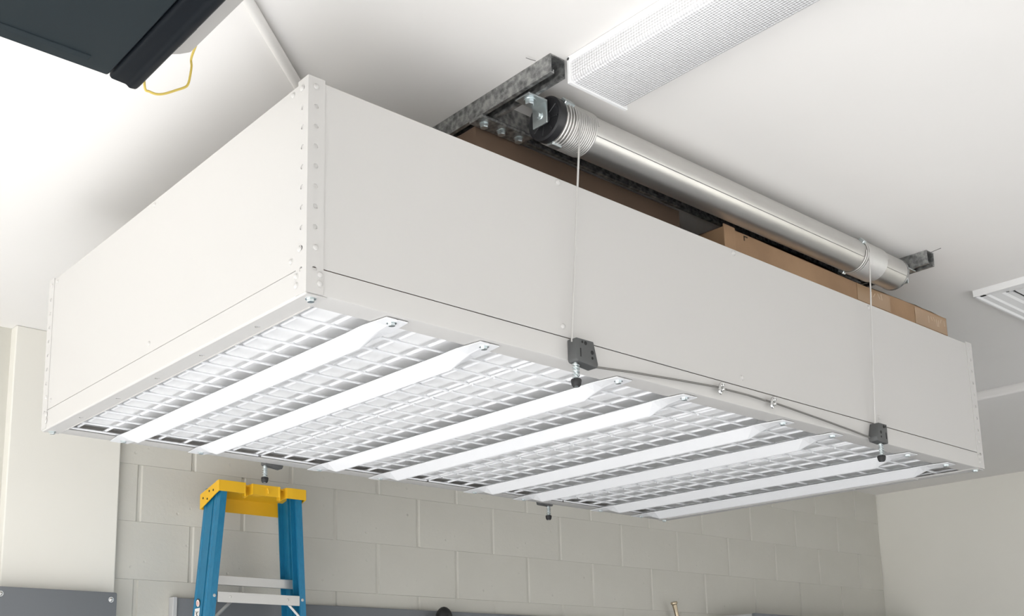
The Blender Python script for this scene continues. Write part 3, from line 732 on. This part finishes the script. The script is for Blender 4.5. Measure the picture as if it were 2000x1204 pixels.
disc_on_rail('emblem_centre', zs_ - 0.018, 0.099, 0.0125, PAPER, b, 0.0008)
disc_on_rail('emblem_mark', zs_ - 0.019, 0.099, 0.0085, PINK, b, 0.0013)
dz = -(zs_ - 0.06)
def mark(pts): return tube([(UL + 0.001 - SP * -z - 0.0012, v, z) for v, z in pts], 0.0012, 5)
lk('printed_figure', join(mark([(0.089, zs_ - 0.048), (0.103, zs_ - 0.056), (0.091, zs_ - 0.064), (0.107, zs_ - 0.070)]), mark([(0.107, zs_ - 0.046), (0.097, zs_ - 0.060), (0.099, zs_ - 0.078)]), mark([(0.095, zs_ - 0.088), (0.105, zs_ - 0.092)])), INK, a)

# ================================================================== grey cabinets and small things at the lower edge
def panel_thing(name, label, cat, x0, x1, y0, y1, z0, z1, screws):
    t = thing(name, label, cat, ((x0 + x1) / 2, (y0 + y1) / 2, z0), 'grey metal panels along the wall')
    mk('panel', bevel(box(x0, x1, y0, y1, z0, z1), 0.006, 2), CABG, t, smooth=True)
    for p in screws: mk('screw', domehead(p, (0, -1, 0), 0.0075, 0.005), STEEL, t, smooth=True)
    return t
pR = on(230, 1158, 1, 2.12)
yq = 2.12
panel_thing('wall_panel', 'grey steel panel with bright screws mounted across the tan pier', 'panel', -0.40, pR.x, yq, 2.188, -1.35, pR.z, [tuple(on(217, 1172, 1, yq)), tuple(on(1, 1160, 1, yq))])
m0 = on(359, 1170, 1, 2.155); m1 = on(900, 1195.5, 1, 2.155)
pt = thing('wall_panel', 'long low grey panel fixed to the block wall behind the ladder', 'panel', (2.2, 2.15, -1.35), 'grey metal panels along the wall')
sA, sB = 4.74, 1.78
V = [wp(s, d, z) for s in (sB, sA) for d in (0.0015, 0.035) for z in (-1.35, (m0.z + m1.z) / 2)]
mk('panel', bevel((V, [(0, 1, 3, 2), (4, 6, 7, 5), (0, 4, 5, 1), (2, 3, 7, 6), (0, 2, 6, 4), (1, 5, 7, 3)]), 0.004, 2), CABG, pt, smooth=True)
V = [wp(s, d, z) for s in (sA + 0.001, sA + 0.018) for d in (0.0015, 0.04) for z in (-1.35, (m0.z + m1.z) / 2 + 0.003)]
mk('edge_strip', bevel((V, [(0, 1, 3, 2), (4, 6, 7, 5), (0, 4, 5, 1), (2, 3, 7, 6), (0, 2, 6, 4), (1, 5, 7, 3)]), 0.002, 1), CABL, pt)
cc = on(1472, 1198, 1, 1.80)
cabt = thing('tall_cabinet', 'tall grey cabinet with lit side painted pale standing at the far right corner', 'cabinet', (cc.x + 0.6, 1.92, -Z0))
mk('body', box(cc.x + 0.012, 5.45, 1.815, 2.045, -Z0, cc.z - 0.002, 0.003, 1), CABL, cabt)  # body paler than the doors to paint in light on its left side
for xa_, xb_ in ((cc.x + 0.002, cc.x + 0.80), (cc.x + 0.805, 5.45)):
    d_ = mk('door', box(xa_, xb_, 1.795, 1.814, -Z0 + 0.05, cc.z, 0.004, 2), CABG, cabt, smooth=True)
    mk('handle', tube([(xa_ + 0.06, 1.795, -1.1), (xa_ + 0.06, 1.765, -1.1), (xa_ + 0.06, 1.765, -1.0), (xa_ + 0.06, 1.795, -1.0)], 0.006, 8), STEEL, d_, True)
g = on(867, 1186, 1, 2.08)
hk = thing('tool_handle', 'black rounded tool handle standing before the low grey panel', 'tool', (g.x, 2.08, -Z0))
mk('grip', lathe((g.x, 2.08, g.z), (0, 0, -1), [(0, 0.003), (0.0025, 0.012), (0.009, 0.021), (0.020, 0.030), (0.034, 0.035), (0.11, 0.035), (0.13, 0.022)], 24), RUBBER, hk, True)
mk('shaft', cyl((g.x, 2.08, g.z - 0.125), (g.x, 2.08, -Z0), 0.015, 16), BLACK, hk, True)
pa = on(1316, 1176.5, 1, 2.066); pb = on(1322.5, 1204, 1, 2.066); dv2 = (pb - pa).normalized()
pol = thing('brass_pole', 'thin brass pole with a flared top before the low grey panel', 'pole', tuple(pa + dv2 * 0.3))
tt_ = 0.5
mk('pole_shaft', cyl(tuple(pa + dv2 * 0.012), tuple(pa + dv2 * (tt_ - 0.002)), 0.0105, 16), BRASS, pol, True)
mk('flared_tip', lathe(tuple(pa), tuple(dv2), [(0, 0.016), (0.004, 0.0175), (0.010, 0.0165), (0.014, 0.0125), (0.03, 0.0115), (0.05, 0.0105)], 20), BRASS, pol, True)
